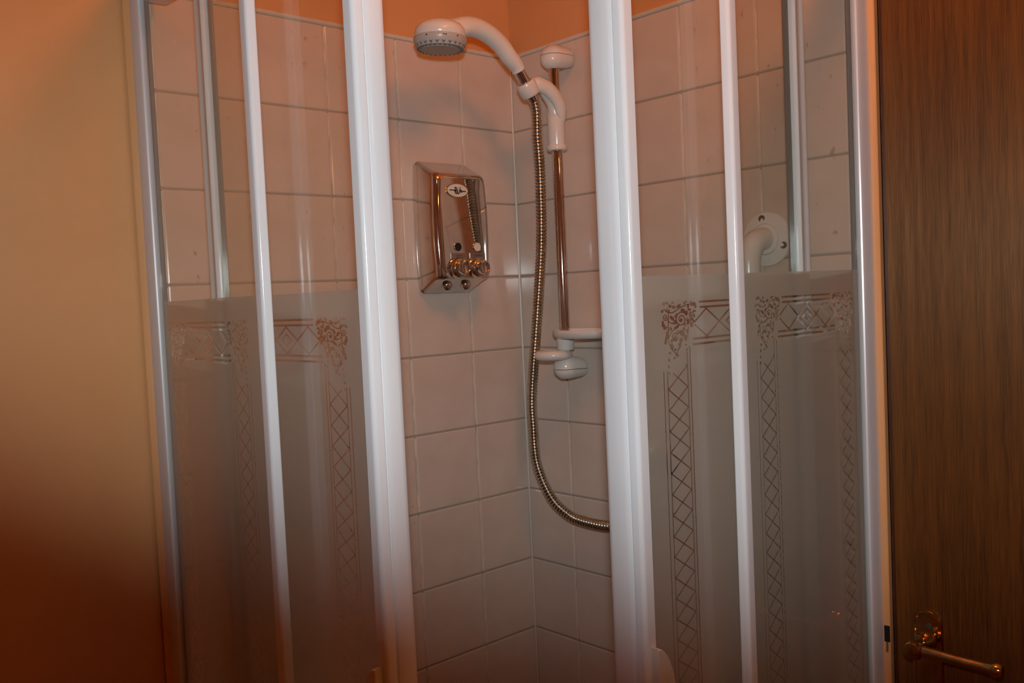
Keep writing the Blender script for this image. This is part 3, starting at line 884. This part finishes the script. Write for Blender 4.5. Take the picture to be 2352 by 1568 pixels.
finish('elbow', tube([(-0.008, -0.362, 1.215), (-0.024, -0.362, 1.216), (-0.030, -0.362, 1.212), (-0.031, -0.362, 1.206)], 0.009, 16), CHROME, outlet, 50)

# ------------------------------------------------------------------ chrome soap dispenser on the left wall
XC, ZC = -0.1985, Zf(-0.3465)
disp = thing('soap_dispenser', (XC, 0.0, ZC - 0.123), 'chrome two-chamber soap dispenser on the left tiled wall', 'soap dispenser')
bm = bmesh.new()
def disp_ring(y, hw, zb, zt, r, bulge, n=6, m=9):
    pts = []
    cs = [(hw - r, zt - r, 0), (-(hw - r), zt - r, 90), (-(hw - r), zb + r, 180), (hw - r, zb + r, 270)]
    for i, (cx, cz, a0) in enumerate(cs):
        for k in range(n + 1):
            a = math.radians(a0 + 90 * k / n)
            pts.append((cx + r * math.cos(a), cz + r * math.sin(a)))
        if i in (1, 3):
            nx_, nz_, _ = cs[(i + 1) % 4]
            za = cz; zb_ = nz_
            xs_ = -hw if i == 1 else hw
            for k in range(1, m):
                pts.append((xs_, za + (zb_ - za) * k / m))
    out = []
    for x, z in pts:
        t = (z - zb) / (zt - zb) * 2 - 1
        x2 = x + math.copysign(bulge * (1 - t * t), x) * min(1, abs(x) / hw * 1.0) if abs(x) > hw * .6 else x
        out.append(bm.verts.new((XC + x2, y, ZC + z)))
    return out
ringsd = [disp_ring(-0.0006, .0610, -.1225, .1225, .008, .004),
          disp_ring(-0.0085, .0622, -.1235, .1235, .009, .0045),
          disp_ring(-0.0110, .0612, -.1220, .1222, .009, .0045),
          disp_ring(-0.0500, .0605, -.1035, .1005, .010, .0055),
          disp_ring(-0.0600, .0590, -.1005, .0965, .010, .0055),
          disp_ring(-0.0650, .0555, -.0985, .0925, .010, .0055),
          disp_ring(-0.0672, .0505, -.0965, .0885, .010, .0050),
          disp_ring(-0.0675, .0490, -.0950, .0870, .009, .0045)]
for A_, B_ in zip(ringsd, ringsd[1:]):
    q = len(A_)
    for k in range(q): bm.faces.new((A_[k], A_[(k + 1) % q], B_[(k + 1) % q], B_[k]))
bm.faces.new(ringsd[0][::-1]); bm.faces.new(ringsd[-1])
body = finish('body', bm, CHROME, disp, 35)
YF = -0.0675
def on_front(u, v, h=0.0): return Vector((XC + u, YF - h, ZC + v))
# oval badge with a dark rim and the brush-script mark
def ellipse_prism(cu, cv, a, b, h0, h1, n=40):
    bmx = bmesh.new()
    lo = [bmx.verts.new(on_front(cu + a * math.cos(2 * math.pi * k / n), cv + b * math.sin(2 * math.pi * k / n), h0)) for k in range(n)]
    hi = [bmx.verts.new(on_front(cu + a * math.cos(2 * math.pi * k / n), cv + b * math.sin(2 * math.pi * k / n), h1)) for k in range(n)]
    for k in range(n): bmx.faces.new((lo[k], lo[(k + 1) % n], hi[(k + 1) % n], hi[k]))
    bmx.faces.new(lo[::-1]); bmx.faces.new(hi)
    return bmx
BU, BV = -0.0125, 0.0640
finish('badge_rim', ellipse_prism(BU, BV, .0262, .0137, 0.0, 0.0012), BRASS, disp, 40)
badge = finish('badge', ellipse_prism(BU, BV, .0240, .0118, 0.0010, 0.0016), BADGE, disp, 40)
bm = bmesh.new()
def ink(pts, w, h=0.0019):
    for a, b in zip(pts, pts[1:]):
        ax, ay = a; bx_, by_ = b
        L = math.hypot(bx_ - ax, by_ - ay) or 1e-6
        ex, ey = (bx_ - ax) / L * w * .5, (by_ - ay) / L * w * .5
        nx, ny = -(by_ - ay) / L * w, (bx_ - ax) / L * w
        bm.faces.new([bm.verts.new(on_front(BU + q[0] / 1000, BV + q[1] / 1000, h)) for q in ((ax - ex + nx, ay - ey + ny), (bx_ + ex + nx, by_ + ey + ny), (bx_ + ex - nx, by_ + ey - ny), (ax - ex - nx, ay - ey - ny))])
W_ = 1.0
ink([(-19, 0.2), (-9, .2), (-7.6, -.6), (-6.2, -4), (-4.6, -6.2), (-2.4, -5.4), (-2.0, -2.4), (-3.4, -.4), (-5.6, .2)], W_)       # run-in line and lower bowl of the B
ink([(-6.2, 5.4), (-5.6, -3.4)], W_)
ink([(-6.2, 5.2), (-3.6, 5.2), (-2.4, 3.6), (-3.2, 1.4), (-5.6, .2)], W_)
ink([(-.6, 1.6), (-.8, -3.6), (.6, -6.2), (2.6, -5.6), (3.6, -2.8), (3.8, 1.4)], W_)                                            # u
ink([(-.4, 4.6), (.6, 4.6)], .5); ink([(1.8, 4.6), (2.6, 4.4)], .5)                                                             # its dots
ink([(5.6, 5.6), (6.4, -3.8)], W_)                                                                                              # k
ink([(6.2, -.6), (8.8, .8)], W_); ink([(7.2, -.2), (10.2, -3.6)], W_)
ink([(8.6, -1.2), (19, -1.2)], W_)
for v in bm.verts: v.co = v.co
finish('badge_mark', bm, INK, badge)
# level windows, word plates, push buttons
def disc(u, v, r, h0, h1, n=28): return ellipse_prism(u, v, r, r, h0, h1, n)
finish('window_rim', disc(-.0175, -.0400, .0092, 0, .0010), CHROME, disp, 40)
finish('level_window', disc(-.0175, -.0400, .0078, .0004, .0014), BLACK, disp, 40)
finish('window_rim', disc(.0290, -.0400, .0092, 0, .0010), CHROME, disp, 40)
finish('level_window', disc(.0290, -.0400, .0078, .0004, .0014), BADGE, disp, 40)
PLATE = principled('word_plate', (0.38, 0.34, 0.31), 0.3, metal=0.8)
def word(text, u, v, size, parent):
    cu = bpy.data.curves.new('word', 'FONT'); cu.body = text; cu.size = size; cu.align_x = 'CENTER'; cu.align_y = 'CENTER'
    ob = bpy.data.objects.new('word_tmp', cu); COL.objects.link(ob)
    bpy.context.view_layer.update()
    me = bpy.data.meshes.new_from_object(ob.evaluated_get(bpy.context.evaluated_depsgraph_get()))
    bmx = bmesh.new(); bmx.from_mesh(me)
    bpy.data.objects.remove(ob); bpy.data.meshes.remove(me)
    for vv in bmx.verts: vv.co = on_front(u + vv.co.x, v + vv.co.y, 0.0013)
    finish('word_print', bmx, INK, parent, recalc=False)
for text, u in (('LOTION', -.0165), ('SHAMPOO', .0290)):
    p_ = on_front(u, -.0560)
    pl = finish('word_plate', box(p_.x - .0185, p_.x + .0185, YF - .0010, YF, p_.z - .0050, p_.z + .0050, bevel=.0003, seg=1), PLATE, disp)
    word(text, u, -.0560, .0042, pl)
for u in (-.0200, .0265):
    finish('button_collar', lathe([(.0205, 0.0), (.0205, .004), (.0190, .009), (.0165, .0125), (.0155, .0130)], on_front(u, -.0790), (0, -1, 0), 32), CHROME, disp, 40)
    finish('push_button', lathe([(.0135, .0120), (.0138, .0200), (.0128, .0230), (.0105, .0238), (.0090, .0226), (.0, .0218)], on_front(u, -.0790), (0, -1, 0), 32), CHROME, disp, 40)
for u in (-.022, .024):
    finish('spout', lathe([(.0110, 0.0), (.0105, .006), (.0060, .012), (.0, .0125)], Vector((XC + u, -0.034, ZC - .1085)), (0, -0.25, -1), 24), CHROME, disp, 40)

# ------------------------------------------------------------------ grab rail on the right wall
GY, GZ = -0.5845, Zf(-0.4105)
gr = thing('grab_rail', (0.0, GY, GZ - 0.46), 'white grab rail with round screwed flange behind the right glass', 'grab rail')
for zc in (GZ, GZ - 0.46):
    fl_ = finish('flange', lathe([(0.0425, 0.0), (0.0435, 0.002), (0.0425, 0.0045), (0.030, 0.0075), (0.0255, 0.0080), (0.0235, 0.0110), (0.0195, 0.012)], (-0.0004, GY, zc), (-1, 0, 0), 48), PLASTIC, gr, 30)
    for a in (100, 220, 340):
        c = Vector((-0.0074, GY - 0.0335 * math.cos(math.radians(a)), zc + 0.0335 * math.sin(math.radians(a))))
        finish('screw', lathe([(0.0056, -0.001), (0.0056, 0.0006), (0.0040, 0.0002), (0.0, -0.0006)], c, (-1, 0, 0), 14), SCREW, fl_)
gp = spline([(-0.008, GY, GZ), (-0.022, GY, GZ), (-0.040, GY, GZ - .006), (-0.052, GY + .001, GZ - .024), (-0.056, GY + .001, GZ - .060), (-0.056, GY, GZ - .23), (-0.056, GY, GZ - .400), (-0.052, GY, GZ - .436), (-0.040, GY, GZ - .454), (-0.022, GY, GZ - .46), (-0.008, GY, GZ - .46)], 6)
finish('grab_bar', tube(gp, 0.0180, 24), PLASTIC, gr, 60)

# ------------------------------------------------------------------ wooden door in the right wall
jamb = bmesh.new()
bm_box(jamb, -0.004, PL + 0.118, DY0, DY0 + 0.0115, 0.0, DZ + 0.016, bevel=.0015, seg=1)
bm_box(jamb, -0.004, PL + 0.118, DY1 - 0.0155, DY1, 0.0, DZ + 0.016, bevel=.0015, seg=1)
bm_box(jamb, -0.004, PL + 0.118, DY1, DY0, DZ, DZ + 0.0155, bevel=.0015, seg=1)
jb = structure('trim_4', jamb, PAINT, 'narrow peach painted frame around the wooden door')
WLOC[jb.name] = Vector((0, 0, 0))
finish('latch_keep', box(-0.0055, -0.003, DY0 + .0005, DY0 + .0085, Zf(-1.0170), Zf(-0.9930)), BLACK, jb)
finish('bare_patch', box(-0.0047, -0.0035, DY0 + .003, DY0 + .0110, Zf(-1.0330), Zf(-1.0080)), BAREWOOD, jb)
door = thing('door_1', (0.02, -1.16, 0.006), 'dark brown veneered wooden door with brass lever handle', None, kind='structure')
leaf = finish('door_leaf', box(0.001, 0.041, DY1 + .003, DY0 - .0035, 0.006, DZ - .003, bevel=.0012, seg=1), WOOD, door)
# solid wood lipping with a chipped edge
bm = bmesh.new()
random.seed(3)
zz = 0.006
ys = []
while zz < DZ - .004:
    ys.append((zz, DY0 - .0035 - random.uniform(0.0, 0.0018))); zz += random.uniform(.004, .012)
ys.append((DZ - .004, DY0 - .0035))
prev = None
for z, y in ys:
    row = [bm.verts.new((0.0004, DY0 - .0085, z)), bm.verts.new((-0.0006, DY0 - .0070, z)), bm.verts.new((-0.0004, y - .001, z)), bm.verts.new((0.004, y, z))]
    if prev:
        for k in range(3): bm.faces.new((prev[k], prev[k + 1], row[k + 1], row[k]))
    prev = row
finish('edge_lipping', bm, principled('edge_lipping', (0.055, 0.014, 0.005), 0.3), door)
# handle: long plate with arched ends, spindle boss and straight lever
PY, PZ = -0.8235, Zf(-1.0350)
hand = bmesh.new()
def plate_outline(w, h, n=12):
    o_ = [(w * math.cos(math.pi * k / n), h - w + w * math.sin(math.pi * k / n)) for k in range(n + 1)]
    o_ += [(-w * math.cos(math.pi * k / n), -h + w - w * math.sin(math.pi * k / n)) for k in range(n + 1)]
    return o_
def plate(w, h, steps):
    bmx = bmesh.new()
    rows = []
    for dw, x in steps:
        rows.append([bmx.verts.new((x, PY + a, PZ + b)) for a, b in plate_outline(w - dw, h - dw)])
    for A_, B_ in zip(rows, rows[1:]):
        q = len(A_)
        for k in range(q): bmx.faces.new((A_[k], A_[(k + 1) % q], B_[(k + 1) % q], B_[k]))
    bmx.faces.new(rows[0][::-1]); bmx.faces.new(rows[-1])
    return bmx
dh = finish('door_handle', plate(.0215, .0785, [(0, .0008), (0, -.003), (.0012, -.0052), (.0050, -.0060), (.0062, -.0046), (.0080, -.0048)]), BRASS, door, 40)
finish('spindle_boss', lathe([(.0150, 0.0), (.0150, .005), (.0105, .012), (.0090, .018), (.0095, .028), (.0125, .033), (.0140, .042), (.0115, .049), (.0, .052)], (-0.0045, PY + .001, Zf(-1.0030)), (-1, 0, 0), 28), BRASS, dh, 50)
lev = spline([(-0.042, PY - .004, Zf(-1.0035)), (-0.0425, PY - .03, Zf(-1.0030)), (-0.042, PY - .06, Zf(-1.0035)), (-0.041, PY - .090, Zf(-1.0040)), (-0.0405, PY - .100, Zf(-1.0040))], 6)
finish('lever', tube(lev, [.0085 - .0012 * math.sin(math.pi * k / (len(lev) - 1)) for k in range(len(lev))], 18), BRASS, dh, 50)
finish('lever_end', lathe([(.0085, 0.0), (.0105, .003), (.0110, .008), (.0085, .014), (.0, .016)], lev[-1], (0.06, -1, 0), 20), BRASS, dh, 50)
finish('plate_screw', lathe([(.0042, 0.0), (.0040, .0014), (.0, .0017)], (-0.0046, PY - .0035, Zf(-0.9790)), (-1, 0, 0), 14), SCREW, dh)

# ------------------------------------------------------------------ the two warm lamps of the room
lamp = thing('ceiling_globe_lamp', (LAMP_POS.x, LAMP_POS.y, HC), 'round warm ceiling globe lamp above the shower opening', 'lamp')
finish('ceiling_plate', lathe([(0.085, 0.0), (0.085, .014), (0.06, .030), (0.045, .040), (0.0, .045)], (LAMP_POS.x, LAMP_POS.y, HC), (0, 0, -1), 28), PLASTIC, lamp, 40)
finish('globe', lathe([(0.080 * math.sin(math.pi * k / 10), -0.080 * math.cos(math.pi * k / 10)) for k in range(11)], LAMP_POS, (0, 0, 1), 16), emission('globe_glow', LAMP_COLOR, LAMP_STRENGTH), lamp, 60)
pend = thing('pendant_lamp', (BULB_POS.x, BULB_POS.y, HC), 'warm bare pendant bulb hanging at the back of the room', 'lamp')
finish('ceiling_rose', lathe([(0.05, 0.0), (0.048, .012), (0.03, .024), (0.0, .026)], (BULB_POS.x, BULB_POS.y, HC), (0, 0, -1), 24), PLASTIC, pend, 40)
finish('cable', tube([(BULB_POS.x, BULB_POS.y, HC - .02), (BULB_POS.x, BULB_POS.y, BULB_POS.z + .09)], 0.003, 8), PLASTIC, pend)
finish('bulb_holder', lathe([(0.012, 0.10), (0.018, .09), (0.018, .045), (0.014, .040)], BULB_POS, (0, 0, 1), 20), PLASTIC, pend, 40)
finish('bulb', lathe([(0.0, -0.033), (0.014, -0.030), (0.026, -0.020), (0.032, -0.004), (0.030, 0.012), (0.020, 0.030), (0.013, 0.044), (0.0, 0.046)], BULB_POS, (0, 0, 1), 12), BULB, pend, 60)
